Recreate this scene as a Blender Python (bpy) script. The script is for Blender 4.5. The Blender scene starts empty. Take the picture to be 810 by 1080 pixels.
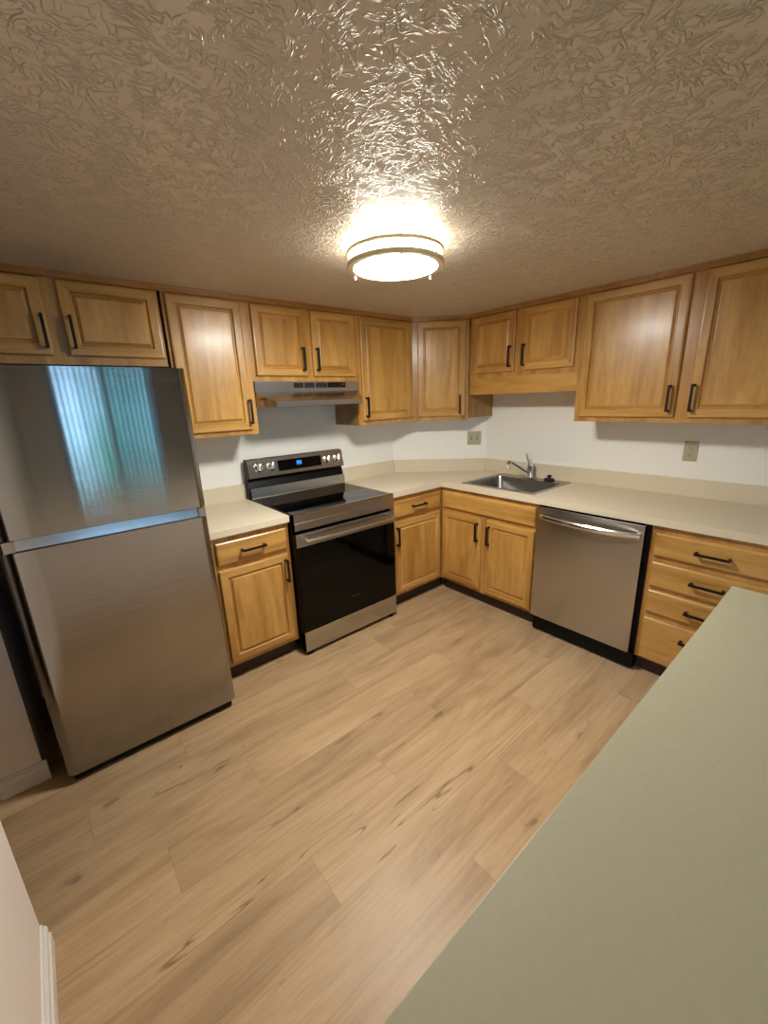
import bpy, bmesh, math, random
from mathutils import Vector, Matrix
random.seed(7)
S = bpy.context.scene
COL = S.collection

# ------------------------------------------------------------------ camera
cam_d = bpy.data.cameras.new('camera'); cam = bpy.data.objects.new('camera', cam_d); COL.objects.link(cam)
_R = ((0.7638217, -0.6445340, -0.0339454), (0.1980215, 0.1839643, 0.9627796), (0.6142995, 0.7421139, -0.2681475))
_r, _u, _f = (Vector(a) for a in _R)
cam.matrix_world = Matrix(((_r.x, _u.x, -_f.x, -2.95998), (_r.y, _u.y, -_f.y, -2.74428), (_r.z, _u.z, -_f.z, 1.54167), (0, 0, 0, 1)))
cam_d.sensor_fit = 'VERTICAL'; cam_d.sensor_height = 36.0; cam_d.lens = 36.0 * 433.48 / 1080
cam_d.shift_x = -0.0008; cam_d.shift_y = 0.0016
cam_d.clip_start = 0.02; cam_d.clip_end = 100
S.camera = cam

# ------------------------------------------------------------------ world, light, exposure
LAMP_STRENGTH = 52.0
LAMP_COLOR = (1.0, 0.97, 0.885, 1)
SKY_STRENGTH = 3.0
W = bpy.data.worlds.new('daylight'); S.world = W; W.use_nodes = True
bg = W.node_tree.nodes['Background']; bg.inputs[0].default_value = (0.34, 0.60, 0.95, 1); bg.inputs[1].default_value = SKY_STRENGTH
pl = bpy.data.lights.new('window_portal', 'AREA'); pl.shape = 'RECTANGLE'; pl.size = 1.5; pl.size_y = 1.95
plo = bpy.data.objects.new('window_portal', pl); COL.objects.link(plo)
plo.location = (-2.055, -5.60, 1.03); plo.rotation_euler = (math.radians(90), 0, 0)
try: pl.cycles.is_portal = True
except Exception: pass
plo.rotation_euler = (math.radians(90), 0, 0)     # emits toward +y, into the room
plo.rotation_euler = (math.radians(-90), 0, math.radians(180))
S.view_settings.view_transform = 'Standard'; S.view_settings.look = 'None'
S.view_settings.exposure = 1.3; S.view_settings.gamma = 1.0
S.view_settings.use_curve_mapping = False
try:
    S.cycles.max_bounces = 10; S.cycles.diffuse_bounces = 6; S.cycles.glossy_bounces = 5
    S.cycles.sample_clamp_indirect = 6.0; S.cycles.caustics_reflective = False; S.cycles.caustics_refractive = False
except Exception: pass

# ------------------------------------------------------------------ materials
def lin(r, g, b):
    f = lambda c: (c / 255 / 12.92) if c / 255 <= 0.04045 else ((c / 255 + 0.055) / 1.055) ** 2.4
    return (f(r), f(g), f(b), 1)

class NT:
    def __init__(s, name):
        s.m = bpy.data.materials.new(name); s.m.use_nodes = True
        s.t = s.m.node_tree; s.p = s.t.nodes['Principled BSDF']; s.out = s.t.nodes['Material Output']
    def n(s, typ, **kw):
        x = s.t.nodes.new(typ)
        for k, v in kw.items():
            if k in x.bl_rna.properties and k not in ('inputs',): setattr(x, k, v)
        return x
    def link(s, a, b): s.t.links.new(a, b)
    def math(s, op, a, b=None, c=None, clamp=False):
        x = s.n('ShaderNodeMath'); x.operation = op; x.use_clamp = clamp
        for i, v in enumerate((a, b, c)):
            if v is None: continue
            if isinstance(v, (int, float)): x.inputs[i].default_value = v
            else: s.link(v, x.inputs[i])
        return x.outputs[0]
    def mix(s, fac, a, b, mode='MIX'):
        x = s.n('ShaderNodeMix'); x.data_type = 'RGBA'; x.blend_type = mode
        for i, v in ((0, fac), (6, a), (7, b)):
            if isinstance(v, (int, float)): x.inputs[i].default_value = v
            elif isinstance(v, tuple): x.inputs[i].default_value = v
            else: s.link(v, x.inputs[i])
        return x.outputs[2]
    def ramp(s, fac, stops, interp='LINEAR'):
        x = s.n('ShaderNodeValToRGB'); x.color_ramp.interpolation = interp
        el = x.color_ramp.elements
        while len(el) > 1: el.remove(el[-1])
        el[0].position, el[0].color = stops[0][0], stops[0][1]
        for p, c in stops[1:]:
            e = el.new(p); e.color = c
        s.link(fac, x.inputs[0]); return x.outputs[0]
    def noise(s, vec, scale, detail=3, rough=.5, dist=0, dims='3D'):
        x = s.n('ShaderNodeTexNoise'); x.noise_dimensions = dims
        x.inputs['Scale'].default_value = scale; x.inputs['Detail'].default_value = detail
        x.inputs['Roughness'].default_value = rough; x.inputs['Distortion'].default_value = dist
        if vec is not None: s.link(vec, x.inputs['Vector'])
        return x.outputs[0]
    def mapv(s, vec, scale=(1, 1, 1), loc=None):
        x = s.n('ShaderNodeMapping'); x.inputs['Scale'].default_value = scale
        s.link(vec, x.inputs['Vector'])
        if loc is not None: s.link(loc, x.inputs['Location'])
        return x.outputs[0]
    def bump(s, h, strength, dist):
        x = s.n('ShaderNodeBump'); x.inputs['Strength'].default_value = strength; x.inputs['Distance'].default_value = dist
        s.link(h, x.inputs['Height']); s.link(x.outputs[0], s.p.inputs['Normal']); return x

def g4(v): return (v, v, v, 1)

def simple(name, col, rough=.5, metal=0, spec=.5, coat=0, emit=None):
    k = NT(name); p = k.p
    p.inputs['Base Color'].default_value = col; p.inputs['Roughness'].default_value = rough
    p.inputs['Metallic'].default_value = metal; p.inputs['Specular IOR Level'].default_value = spec
    p.inputs['Coat Weight'].default_value = coat; p.inputs['Coat Roughness'].default_value = .08
    if emit: p.inputs['Emission Color'].default_value = emit[0]; p.inputs['Emission Strength'].default_value = emit[1]
    # a faint procedural unevenness in the roughness
    tc = k.n('ShaderNodeTexCoord'); nz = k.noise(tc.outputs['Object'], 35, 2)
    k.link(k.math('ADD', k.math('MULTIPLY', nz, .06), max(rough - .03, .01)), p.inputs['Roughness'])
    return k.m

def wood(name, horizontal=False, tint=(1, 1, 1)):
    """honey maple: long soft grain along local Z (doors) or local X (drawers, rails)"""
    k = NT(name); tc = k.n('ShaderNodeTexCoord'); oi = k.n('ShaderNodeObjectInfo')
    off = k.math('MULTIPLY', oi.outputs['Random'], 37.0)
    cx = k.n('ShaderNodeCombineXYZ'); k.link(off, cx.inputs[0]); k.link(off, cx.inputs[1]); k.link(off, cx.inputs[2])
    sc = (1.3, 14, 14) if horizontal else (14, 14, 1.3)
    v = k.mapv(tc.outputs['Object'], sc, cx.outputs[0])
    n1 = k.noise(v, 1.0, 4, .55, .6)
    sc2 = (5, 160, 160) if horizontal else (160, 160, 5)
    v2 = k.mapv(tc.outputs['Object'], sc2, cx.outputs[0])
    n2 = k.noise(v2, 1.0, 2, .6)
    # glued-up staves: wide bands of slightly different tone
    sp = k.n('ShaderNodeSeparateXYZ'); k.link(tc.outputs['Object'], sp.inputs[0])
    ax = sp.outputs['Z'] if horizontal else sp.outputs['X']
    band = k.math('FLOOR', k.math('ADD', k.math('MULTIPLY', ax, 15.0), off))
    wn = k.n('ShaderNodeTexWhiteNoise'); wn.noise_dimensions = '1D'; k.link(band, wn.inputs['W'])
    c = k.ramp(n1, [(.25, lin(164 * tint[0], 115 * tint[1], 50 * tint[2])), (.5, lin(203 * tint[0], 153 * tint[1], 80 * tint[2])), (.75, lin(219 * tint[0], 174 * tint[1], 103 * tint[2]))])
    c = k.mix(.4, c, k.ramp(wn.outputs['Value'], [(0, g4(.80)), (1, g4(1.0))]), 'MULTIPLY')
    sc3 = (6, 17, 17) if horizontal else (17, 17, 6)
    n3 = k.noise(k.mapv(tc.outputs['Object'], sc3, cx.outputs[0]), 1.0, 3, .55, 1.4)
    c = k.mix(.5, c, k.ramp(n3, [(.32, g4(.80)), (.5, g4(.95)), (.68, g4(1.08))]), 'MULTIPLY')
    c = k.mix(.3, c, k.ramp(n2, [(.35, g4(.66)), (.55, g4(1))]), 'MULTIPLY')
    k.link(c, k.p.inputs['Base Color'])
    k.p.inputs['Roughness'].default_value = .33; k.p.inputs['Specular IOR Level'].default_value = .5
    k.p.inputs['Coat Weight'].default_value = .35; k.p.inputs['Coat Roughness'].default_value = .2
    k.bump(n2, .08, .001)
    return k.m

def steel(name, col=(.60, .585, .56, 1), rough=.2, aniso=.85, tangent=(0, 0, 1), brushed=0):
    k = NT(name); k.p.inputs['Base Color'].default_value = col; k.p.inputs['Metallic'].default_value = 1
    k.p.inputs['Roughness'].default_value = rough; k.p.inputs['Anisotropic'].default_value = aniso
    cx = k.n('ShaderNodeCombineXYZ')
    for i in range(3): cx.inputs[i].default_value = tangent[i]
    k.link(cx.outputs[0], k.p.inputs['Tangent'])
    tc = k.n('ShaderNodeTexCoord'); v = k.mapv(tc.outputs['Object'], (4, 4, 700)); n = k.noise(v, 1, 2)
    if brushed:
        gn = k.n('ShaderNodeNewGeometry'); hv = k.noise(k.mapv(tc.outputs['Object'], (3, 3, 9000)), 1, 0)
        cz = k.n('ShaderNodeCombineXYZ'); k.link(k.math('MULTIPLY', k.math('SUBTRACT', hv, .5), brushed), cz.inputs[2])
        va = k.n('ShaderNodeVectorMath'); va.operation = 'ADD'; k.link(gn.outputs['Normal'], va.inputs[0]); k.link(cz.outputs[0], va.inputs[1])
        vn = k.n('ShaderNodeVectorMath'); vn.operation = 'NORMALIZE'; k.link(va.outputs[0], vn.inputs[0]); k.link(vn.outputs[0], k.p.inputs['Normal'])
    k.link(k.mix(.06, col, k.ramp(n, [(.3, g4(.35)), (.7, g4(.8))])), k.p.inputs['Base Color'])
    return k.m

def floor_mat():
    k = NT('oak_plank_floor'); g = k.n('ShaderNodeNewGeometry'); sp = k.n('ShaderNodeSeparateXYZ'); k.link(g.outputs['Position'], sp.inputs[0])
    X, Y = sp.outputs['X'], sp.outputs['Y']
    Wd, Ln = .187, 1.22
    yr = k.math('DIVIDE', k.math('SUBTRACT', k.math('MULTIPLY', Y, -1), 1.167 - 7 * Wd), Wd)
    row = k.math('FLOOR', yr); fy = k.math('FRACT', yr)
    joints = {7: -2.92, 8: -2.066, 9: -2.475, 10: -1.691, 11: -2.077, 12: -2.49}
    stops = []
    for r in range(0, 30):
        j = joints.get(r, -6 + 1.22 * random.random()); o = ((-j + 12) / Ln) % 1.0
        stops.append(((r) / 32.0, g4(o)))
    rampn = k.ramp(k.math('DIVIDE', k.math('ADD', row, .4), 32.0), stops, 'CONSTANT')
    xr = k.math('ADD', k.math('DIVIDE', k.math('ADD', X, 12), Ln), rampn)
    colid = k.math('FLOOR', xr); fx = k.math('FRACT', xr)
    idv = k.n('ShaderNodeCombineXYZ'); k.link(row, idv.inputs[0]); k.link(colid, idv.inputs[1])
    wn = k.n('ShaderNodeTexWhiteNoise'); wn.noise_dimensions = '3D'; k.link(idv.outputs[0], wn.inputs['Vector'])
    offs = k.math('MULTIPLY', wn.outputs['Value'], 50.0)
    oc = k.n('ShaderNodeCombineXYZ'); k.link(offs, oc.inputs[0]); k.link(offs, oc.inputs[1]); k.link(offs, oc.inputs[2])
    pos = g.outputs['Position']
    n1 = k.noise(k.mapv(pos, (1.4, 9, 1), oc.outputs[0]), 1, 5, .6, .9)
    n2 = k.noise(k.mapv(pos, (4, 110, 1), oc.outputs[0]), 1, 3, .65, .2)
    n3 = k.noise(k.mapv(pos, (.45, 7.5, 1), oc.outputs[0]), 1.3, 2.5, .5, 1.2)
    c = k.ramp(n1, [(.20, lin(150, 119, 86)), (.36, lin(177, 146, 110)), (.50, lin(193, 162, 124)), (.66, lin(201, 171, 134)), (.82, lin(208, 180, 145))])
    c = k.mix(.45, c, k.ramp(n2, [(.32, g4(.66)), (.56, g4(1))]), 'MULTIPLY')
    # dark cracks: thin contour of a long noise
    crack = k.math('SUBTRACT', 1.0, k.math('MULTIPLY', k.math('ABSOLUTE', k.math('SUBTRACT', n3, .56)), 130.0), clamp=True)
    gate = k.ramp(k.noise(k.mapv(pos, (1.3, 4, 1), oc.outputs[0]), 1, 2), [(.46, g4(0)), (.58, g4(1))])
    c = k.mix(k.math('MULTIPLY', k.math('MULTIPLY', crack, gate), .75), c, lin(104, 74, 48))
    # sparse knots
    vo = k.n('ShaderNodeTexVoronoi'); vo.voronoi_dimensions = '2D'; vo.inputs['Scale'].default_value = 2.3
    kw = k.n('ShaderNodeTexNoise'); kw.inputs['Scale'].default_value = 22; k.link(pos, kw.inputs['Vector'])
    ksc = k.n('ShaderNodeVectorMath'); ksc.operation = 'SCALE'; ksc.inputs['Scale'].default_value = .07; k.link(kw.outputs[1], ksc.inputs[0])
    kad = k.n('ShaderNodeVectorMath'); kad.operation = 'ADD'; k.link(k.mapv(pos, (.75, 1.5, 1), oc.outputs[0]), kad.inputs[0]); k.link(ksc.outputs[0], kad.inputs[1])
    k.link(kad.outputs[0], vo.inputs['Vector'])
    kn = k.ramp(vo.outputs['Distance'], [(0, g4(1)), (.035, g4(.75)), (.055, g4(.2)), (.12, g4(0))])
    vs = k.n('ShaderNodeSeparateColor'); k.link(vo.outputs['Color'], vs.inputs[0])
    kg = k.math('GREATER_THAN', vs.outputs[0], .74)
    c = k.mix(k.math('MULTIPLY', k.math('MULTIPLY', kn, kg), .6), c, lin(96, 74, 54))
    tone = k.ramp(wn.outputs['Value'], [(0, g4(.82)), (1, g4(1.03))])
    c = k.mix(.8, c, tone, 'MULTIPLY')
    ex = k.math('MULTIPLY', k.math('MINIMUM', fx, k.math('SUBTRACT', 1.0, fx)), Ln)
    ey = k.math('MULTIPLY', k.math('MINIMUM', fy, k.math('SUBTRACT', 1.0, fy)), Wd)
    seam = k.math('LESS_THAN', k.math('MINIMUM', ex, ey), .0011)
    c = k.mix(k.math('MULTIPLY', seam, .35), c, lin(110, 80, 54))
    k.link(c, k.p.inputs['Base Color'])
    k.link(k.math('ADD', k.math('MULTIPLY', n2, .15), .34), k.p.inputs['Roughness'])
    k.p.inputs['Specular IOR Level'].default_value = .4
    k.bump(n2, .12, .001)
    return k.m

def ceiling_mat():
    k = NT('textured_ceiling_paint'); g = k.n('ShaderNodeNewGeometry'); pos = g.outputs['Position']
    k.p.inputs['Base Color'].default_value = lin(228, 218, 206)
    w = k.n('ShaderNodeTexNoise'); w.inputs['Scale'].default_value = 7; w.inputs['Detail'].default_value = 2; k.link(pos, w.inputs['Vector'])
    ws = k.n('ShaderNodeVectorMath'); ws.operation = 'SCALE'; ws.inputs['Scale'].default_value = .09; k.link(w.outputs[1], ws.inputs[0])
    wv = k.n('ShaderNodeVectorMath'); wv.operation = 'ADD'; k.link(pos, wv.inputs[0]); k.link(ws.outputs[0], wv.inputs[1])
    def ridges(sc, stretch):
        n = k.noise(k.mapv(wv.outputs[0], stretch), sc, 1, .4, .5)
        return k.math('POWER', k.math('SUBTRACT', 1.0, k.math('MULTIPLY', k.math('ABSOLUTE', k.math('SUBTRACT', n, .5)), 15.0), clamp=True), 1.3)
    r1 = ridges(46, (1, 1, 1)); r2 = ridges(40, (.6, 1.5, 1)); r3 = ridges(40, (1.5, .6, 1))
    g1 = k.ramp(k.noise(pos, 26, 1), [(.45, g4(0)), (.56, g4(1))])
    g2 = k.ramp(k.noise(pos, 19, 1), [(.47, g4(0)), (.57, g4(1))])
    g3 = k.ramp(k.noise(k.mapv(pos, (1.3, 1.3, 1)), 21, 1), [(.46, g4(0)), (.57, g4(1))])
    h = k.math('MAXIMUM', k.math('MAXIMUM', k.math('MULTIPLY', r1, g1), k.math('MULTIPLY', r2, g2)), k.math('MULTIPLY', r3, g3))
    fine = k.math('MULTIPLY', k.noise(pos, 120, 2), .05)
    k.bump(k.math('ADD', h, fine), 1.0, .0029)
    k.p.inputs['Roughness'].default_value = .25; k.p.inputs['Specular IOR Level'].default_value = .38
    return k.m

def wall_mat(name, col, rough=.55):
    k = NT(name); k.p.inputs['Base Color'].default_value = col; k.p.inputs['Roughness'].default_value = rough
    g = k.n('ShaderNodeNewGeometry'); n = k.noise(g.outputs['Position'], 130, 3)
    k.bump(n, .12, .001); return k.m

def laminate(name='beige_laminate'):
    k = NT(name); g = k.n('ShaderNodeNewGeometry')
    n = k.noise(g.outputs['Position'], 420, 2, .7); n2 = k.noise(g.outputs['Position'], 3, 2)
    c = k.ramp(n, [(.3, lin(217, 205, 178)), (.6, lin(225, 213, 188))])
    c = k.mix(.15, c, k.ramp(n2, [(.3, lin(213, 202, 172)), (.7, lin(228, 216, 192))]))
    k.link(c, k.p.inputs['Base Color']); k.p.inputs['Roughness'].default_value = .42
    k.p.inputs['Specular IOR Level'].default_value = .42
    return k.m

def glass_pane():
    k = NT('window_glass'); t = k.t
    tr = k.n('ShaderNodeBsdfTransparent'); gl = k.n('ShaderNodeBsdfGlossy'); gl.inputs['Roughness'].default_value = .02
    mx = k.n('ShaderNodeMixShader'); fr = k.n('ShaderNodeFresnel'); fr.inputs['IOR'].default_value = 1.45
    k.link(fr.outputs[0], mx.inputs[0]); k.link(tr.outputs[0], mx.inputs[1]); k.link(gl.outputs[0], mx.inputs[2])
    k.link(mx.outputs[0], k.out.inputs['Surface']); return k.m

def hedge_mat():
    k = NT('hedge_leaves'); g = k.n('ShaderNodeNewGeometry')
    n = k.noise(g.outputs['Position'], 6, 4, .7)
    c = k.ramp(n, [(.3, lin(110, 160, 150)), (.5, lin(170, 215, 200)), (.7, lin(210, 238, 226))])
    v = k.n('ShaderNodeTexVoronoi'); v.inputs['Scale'].default_value = 5; k.link(g.outputs['Position'], v.inputs['Vector'])
    c = k.mix(k.ramp(v.outputs['Distance'], [(.12, g4(.7)), (.3, g4(0))]), c, lin(214, 130, 190))
    k.link(c, k.p.inputs['Base Color']); k.p.inputs['Roughness'].default_value = .7; return k.m

M = {}
M['wood'] = wood('honey_maple'); M['woodh'] = wood('honey_maple_cross_grain', True)
M['frame'] = wood('honey_maple_frame', False, (.97, .95, .93)); M['frameh'] = wood('honey_maple_rail', True, (.97, .95, .93))
M['trim'] = wood('brown_scribe_moulding', True, (.86, .80, .74))
M['side'] = wood('cabinet_side_veneer', False, (.80, .78, .76))
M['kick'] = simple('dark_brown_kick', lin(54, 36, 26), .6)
M['black'] = simple('satin_black_metal', lin(16, 14, 13), .42, 0, .3)
M['plastic'] = simple('black_plastic', lin(8, 8, 8), .45, 0, .2)
M['glassblack'] = simple('black_ceramic_glass', lin(5, 5, 5), .05, 0, .22)
M['steel'] = steel('brushed_steel', (.34, .33, .31, 1), .05, 0, (0, 0, 1), .34)
M['steel_range'] = steel('brushed_steel_range', (.50, .485, .46, 1), .24, .7, (1, 0, 0))
M['steel_dw'] = steel('brushed_steel_dishwasher', (.47, .46, .445, 1), .22, .8)
M['steel_hood'] = steel('brushed_steel_hood', (.56, .55, .53, 1), .24, .6, (1, 0, 0))
M['polish'] = simple('polished_steel', (.70, .69, .67, 1), .2, 1)
M['sink'] = simple('satin_sink_steel', (.34, .34, .335, 1), .24, 1)
M['chrome'] = simple('chrome', (.72, .72, .72, 1), .08, 1)
M['nickel'] = simple('champagne_nickel', lin(214, 200, 160), .42, .3)
M['knob'] = simple('silver_knob', (.80, .80, .80, 1), .22, 1)
M['lam'] = laminate()
def pale_laminate():
    k = NT('pale_green_grey_laminate'); g = k.n('ShaderNodeNewGeometry')
    n2 = k.noise(g.outputs['Position'], 90, 2)
    k.link(k.ramp(n2, [(.3, lin(186, 182, 156)), (.7, lin(190, 186, 160))]), k.p.inputs['Base Color'])
    k.p.inputs['Roughness'].default_value = .4; k.p.inputs['Specular IOR Level'].default_value = .4
    return k.m
M['lam_pale'] = pale_laminate()
M['seam'] = simple('laminate_seam', lin(120, 92, 62), .6)
M['floor'] = floor_mat(); M['ceil'] = ceiling_mat()
M['wall'] = wall_mat('white_wall_paint', lin(247, 245, 238)); M['wall2'] = wall_mat('off_white_wall_paint', lin(240, 233, 228))
M['white'] = simple('white_trim_paint', lin(232, 230, 226), .35)
M['almond'] = simple('almond_plastic', lin(182, 173, 144), .4)
M['slot'] = simple('dark_slot', lin(40, 34, 24), .6)
M['glass'] = glass_pane(); M['hedge'] = hedge_mat()
M['lawn'] = simple('lawn', lin(90, 140, 80), .9)
M['blind'] = simple('pale_blind_vinyl', lin(206, 210, 214), .5)
M['rubber'] = simple('black_rubber', lin(16, 15, 15), .5)
M['aer'] = simple('ivory_aerator', lin(226, 214, 188), .35)
M['lamp'] = simple('lit_lamp_diffuser', (.9, .9, .9, 1), .4, emit=(LAMP_COLOR, LAMP_STRENGTH))
M['lampside'] = simple('lit_lamp_band', (.9, .9, .9, 1), .4, emit=(LAMP_COLOR, LAMP_STRENGTH * .12))
M['digit'] = simple('blue_display_digits', (.02, .1, .3, 1), .4, emit=((.03, .24, 1.0, 1), .75))
M['mark'] = simple('grey_lettering', lin(40, 40, 42), .4)
M['mark2'] = simple('pale_grey_lettering', lin(72, 70, 68), .4)
M['ring'] = simple('printed_burner_grey', lin(44, 44, 46), .15)

# ------------------------------------------------------------------ mesh helpers
def new(): return bmesh.new()

def box(bm, x0, x1, y0, y1, z0, z1, bev=0, mi=0):
    x0, x1 = sorted((x0, x1)); y0, y1 = sorted((y0, y1)); z0, z1 = sorted((z0, z1))
    b = bmesh.new(); bmesh.ops.create_cube(b, size=1)
    for v in b.verts:
        v.co = ((x0 + x1) / 2 + v.co.x * (x1 - x0), (y0 + y1) / 2 + v.co.y * (y1 - y0), (z0 + z1) / 2 + v.co.z * (z1 - z0))
    if bev: bmesh.ops.bevel(b, geom=b.edges[:], offset=bev, segments=2, profile=.6, affect='EDGES')
    for f in b.faces: f.material_index = mi
    merge(bm, b)

def merge(bm, b, mat=None):
    if mat is not None: b.transform(mat)
    me = bpy.data.meshes.new('tmp'); b.to_mesh(me); b.free(); bm.from_mesh(me); bpy.data.meshes.remove(me)

def prism(bm, pts, a0, a1, axis='x', bev=0):
    """extrude a 2-D outline along an axis; pts are the other two coordinates in order"""
    b = bmesh.new()
    def P(p, a):
        return {'x': (a, p[0], p[1]), 'y': (p[0], a, p[1]), 'z': (p[0], p[1], a)}[axis]
    A = [b.verts.new(P(p, a0)) for p in pts]; B = [b.verts.new(P(p, a1)) for p in pts]
    b.faces.new(A); b.faces.new(B)
    n = len(pts)
    for i in range(n): b.faces.new((A[i], A[(i + 1) % n], B[(i + 1) % n], B[i]))
    bmesh.ops.recalc_face_normals(b, faces=b.faces)
    if bev: bmesh.ops.bevel(b, geom=b.edges[:], offset=bev, segments=2, profile=.6, affect='EDGES')
    merge(bm, b)

def lathe(bm, prof, c=(0, 0, 0), seg=40, mat=None):
    b = bmesh.new(); rings = []
    for r, z in prof:
        if r < 1e-6: rings.append([b.verts.new((0, 0, z))])
        else: rings.append([b.verts.new((r * math.cos(2 * math.pi * i / seg), r * math.sin(2 * math.pi * i / seg), z)) for i in range(seg)])
    for A, B in zip(rings, rings[1:]):
        for i in range(seg):
            j = (i + 1) % seg
            if len(A) == 1 and len(B) == 1: break
            if len(A) == 1: b.faces.new((A[0], B[i], B[j]))
            elif len(B) == 1: b.faces.new((A[i], A[j], B[0]))
            else: b.faces.new((A[i], A[j], B[j], B[i]))
    for f in b.faces: f.smooth = True
    bmesh.ops.recalc_face_normals(b, faces=b.faces)
    merge(bm, b, Matrix.Translation(c) @ (mat or Matrix()))

def tube(bm, pts, radii, seg=12, squash=1.0):
    b = bmesh.new(); pts = [Vector(p) for p in pts]
    if isinstance(radii, (int, float)): radii = [radii] * len(pts)
    rings = []; up = Vector((0, 0, 1)); prev = None
    for i, p in enumerate(pts):
        d = ((pts[min(i + 1, len(pts) - 1)] - pts[max(i - 1, 0)])).normalized()
        if prev is None:
            a = up if abs(d.z) < .9 else Vector((1, 0, 0)); s = d.cross(a).normalized()
        else: s = (prev - d * prev.dot(d)).normalized()
        prev = s; t = s.cross(d)
        rings.append([b.verts.new(p + radii[i] * (math.cos(2 * math.pi * k / seg) * s + squash * math.sin(2 * math.pi * k / seg) * t)) for k in range(seg)])
    for A, B in zip(rings, rings[1:]):
        for k in range(seg): b.faces.new((A[k], A[(k + 1) % seg], B[(k + 1) % seg], B[k]))
    b.faces.new(rings[0]); b.faces.new(rings[-1])
    for f in b.faces: f.smooth = len(f.verts) == 4
    bmesh.ops.recalc_face_normals(b, faces=b.faces); merge(bm, b)

def obj(name, bm, mats, parent=None):
    me = bpy.data.meshes.new(name); bm.to_mesh(me); bm.free()
    for m in (mats if isinstance(mats, (list, tuple)) else [mats]): me.materials.append(M[m])
    if any(p.use_smooth for p in me.polygons): me.set_sharp_from_angle(angle=math.radians(32))
    o = bpy.data.objects.new(name, me); COL.objects.link(o)
    if parent is not None: o.parent = parent
    return o

def thing(name, label, cat, loc=(0, 0, 0), rz=0, group=None):
    o = bpy.data.objects.new(name, None); COL.objects.link(o); o.empty_display_size = .1
    o.location = loc; o.rotation_euler = (0, 0, rz); o['label'] = label; o['category'] = cat
    if group: o['group'] = group
    return o

def struct(name, bm, mats, parent=None):
    o = obj(name, bm, mats, parent)
    if parent is None: o['kind'] = 'structure'
    return o

def part(name, parent, mats, *boxes, bev=0):
    bm = new()
    for b in boxes: box(bm, *b, bev=bev)
    return obj(name, bm, mats, parent)

def text(name, s, size, mat, parent, M4):
    cu = bpy.data.curves.new(name, 'FONT'); cu.body = s; cu.size = size; cu.extrude = .0004; cu.align_x = 'CENTER'; cu.align_y = 'CENTER'
    t = bpy.data.objects.new(name, cu); COL.objects.link(t)
    dg = bpy.context.evaluated_depsgraph_get(); me = bpy.data.meshes.new_from_object(t.evaluated_get(dg))
    bpy.data.objects.remove(t); bpy.data.curves.remove(cu)
    me.materials.clear(); me.materials.append(M[mat]); me.transform(M4)
    o = bpy.data.objects.new(name, me); COL.objects.link(o); o.parent = parent
    return o

# ------------------------------------------------------------------ setting
HC = 2.124
bm = new(); box(bm, -4.9, .15, -5.75, .15, -.06, 0); struct('floor', bm, 'floor')
bm = new(); box(bm, -4.9, .15, -5.75, .15, HC, HC + .08); struct('ceiling', bm, 'ceil')
bm = new(); box(bm, -3.345, -.57, 0, .12, 0, HC); struct('wall_back', bm, 'wall')
bm = new(); prism(bm, [(-.57, 0), (0, -.57), (.12, -.57), (.12, .12), (-.57, .12)], 0, HC, 'z'); struct('wall_corner', bm, 'wall')
bm = new(); box(bm, 0, .12, -5.62, -.57, 0, HC); struct('wall_right', bm, 'wall')
# left side: stub beside the fridge, opening, then the long wall
bm = new(); box(bm, -3.345, -3.212, -.672, 0, 0, HC); struct('wall_left_stub', bm, 'wall2')
bm = new(); box(bm, -3.345, -3.232, -4.2, -1.42, 0, HC); struct('wall_left', bm, 'wall2')
bm = new(); box(bm, -4.78, -4.66, -4.2, .12, 0, HC); box(bm, -4.78, -3.345, .0, .12, 0, HC); box(bm, -4.66, -3.345, -4.2, -4.08, 0, HC)
struct('wall_hall', bm, 'wall2')
bm = new(); box(bm, -3.345, -2.88, -4.3, -4.2, 0, HC); box(bm, -2.98, -2.88, -5.5, -4.3, 0, HC); struct('wall_jog', bm, 'wall2')
WX0, WX1, WZ0, WZ1 = -2.82, -1.29, .06, 2.04
bm = new(); box(bm, -2.98, WX0, -5.62, -5.5, 0, HC); box(bm, WX1, 0, -5.62, -5.5, 0, HC); box(bm, WX0, WX1, -5.62, -5.5, 0, WZ0); box(bm, WX0, WX1, -5.62, -5.5, WZ1, HC)
struct('wall_rear', bm, 'wall2')
# glazed door in the rear wall
bm = new(); fw = .05
box(bm, WX0, WX1, -5.60, -5.53, WZ0, WZ0 + fw); box(bm, WX0, WX1, -5.60, -5.53, WZ1 - fw, WZ1)
box(bm, WX0, WX0 + fw, -5.60, -5.53, WZ0 + fw, WZ1 - fw); box(bm, WX1 - fw, WX1, -5.60, -5.53, WZ0 + fw, WZ1 - fw)
xm = (WX0 + WX1) / 2; box(bm, xm - .035, xm + .035, -5.60, -5.53, WZ0 + fw, WZ1 - fw)
win = struct('window_1', bm, 'white')
for a, b in ((WX0 + fw, xm - .035), (xm + .035, WX1 - fw)):
    bm = new(); box(bm, a, b, -5.568, -5.562, WZ0 + fw, WZ1 - fw); obj('window_pane', bm, 'glass', win)
# skirting boards with a two-step profile
def skirt(name, run):
    bm = new()
    prof = [(0, 0), (.017, 0), (.017, .044), (.009, .050), (.009, .056), (.014, .062), (.013, .074), (.006, .082), (.005, .089), (0, .091)]
    for (kind, a0, a1, base, sgn) in run:
        if kind == 'y': prism(bm, [(base + sgn * p, z) for p, z in prof], a0, a1, 'y')
        else: prism(bm, [(base + sgn * p, z) for p, z in prof], a0, a1, 'x')
    return struct(name, bm, 'white')
skirt('baseboard_left', [('y', -2.56, -1.42, -3.232, 1)])
skirt('baseboard_stub', [('x', -3.361, -3.197, -.672, -1)])
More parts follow.
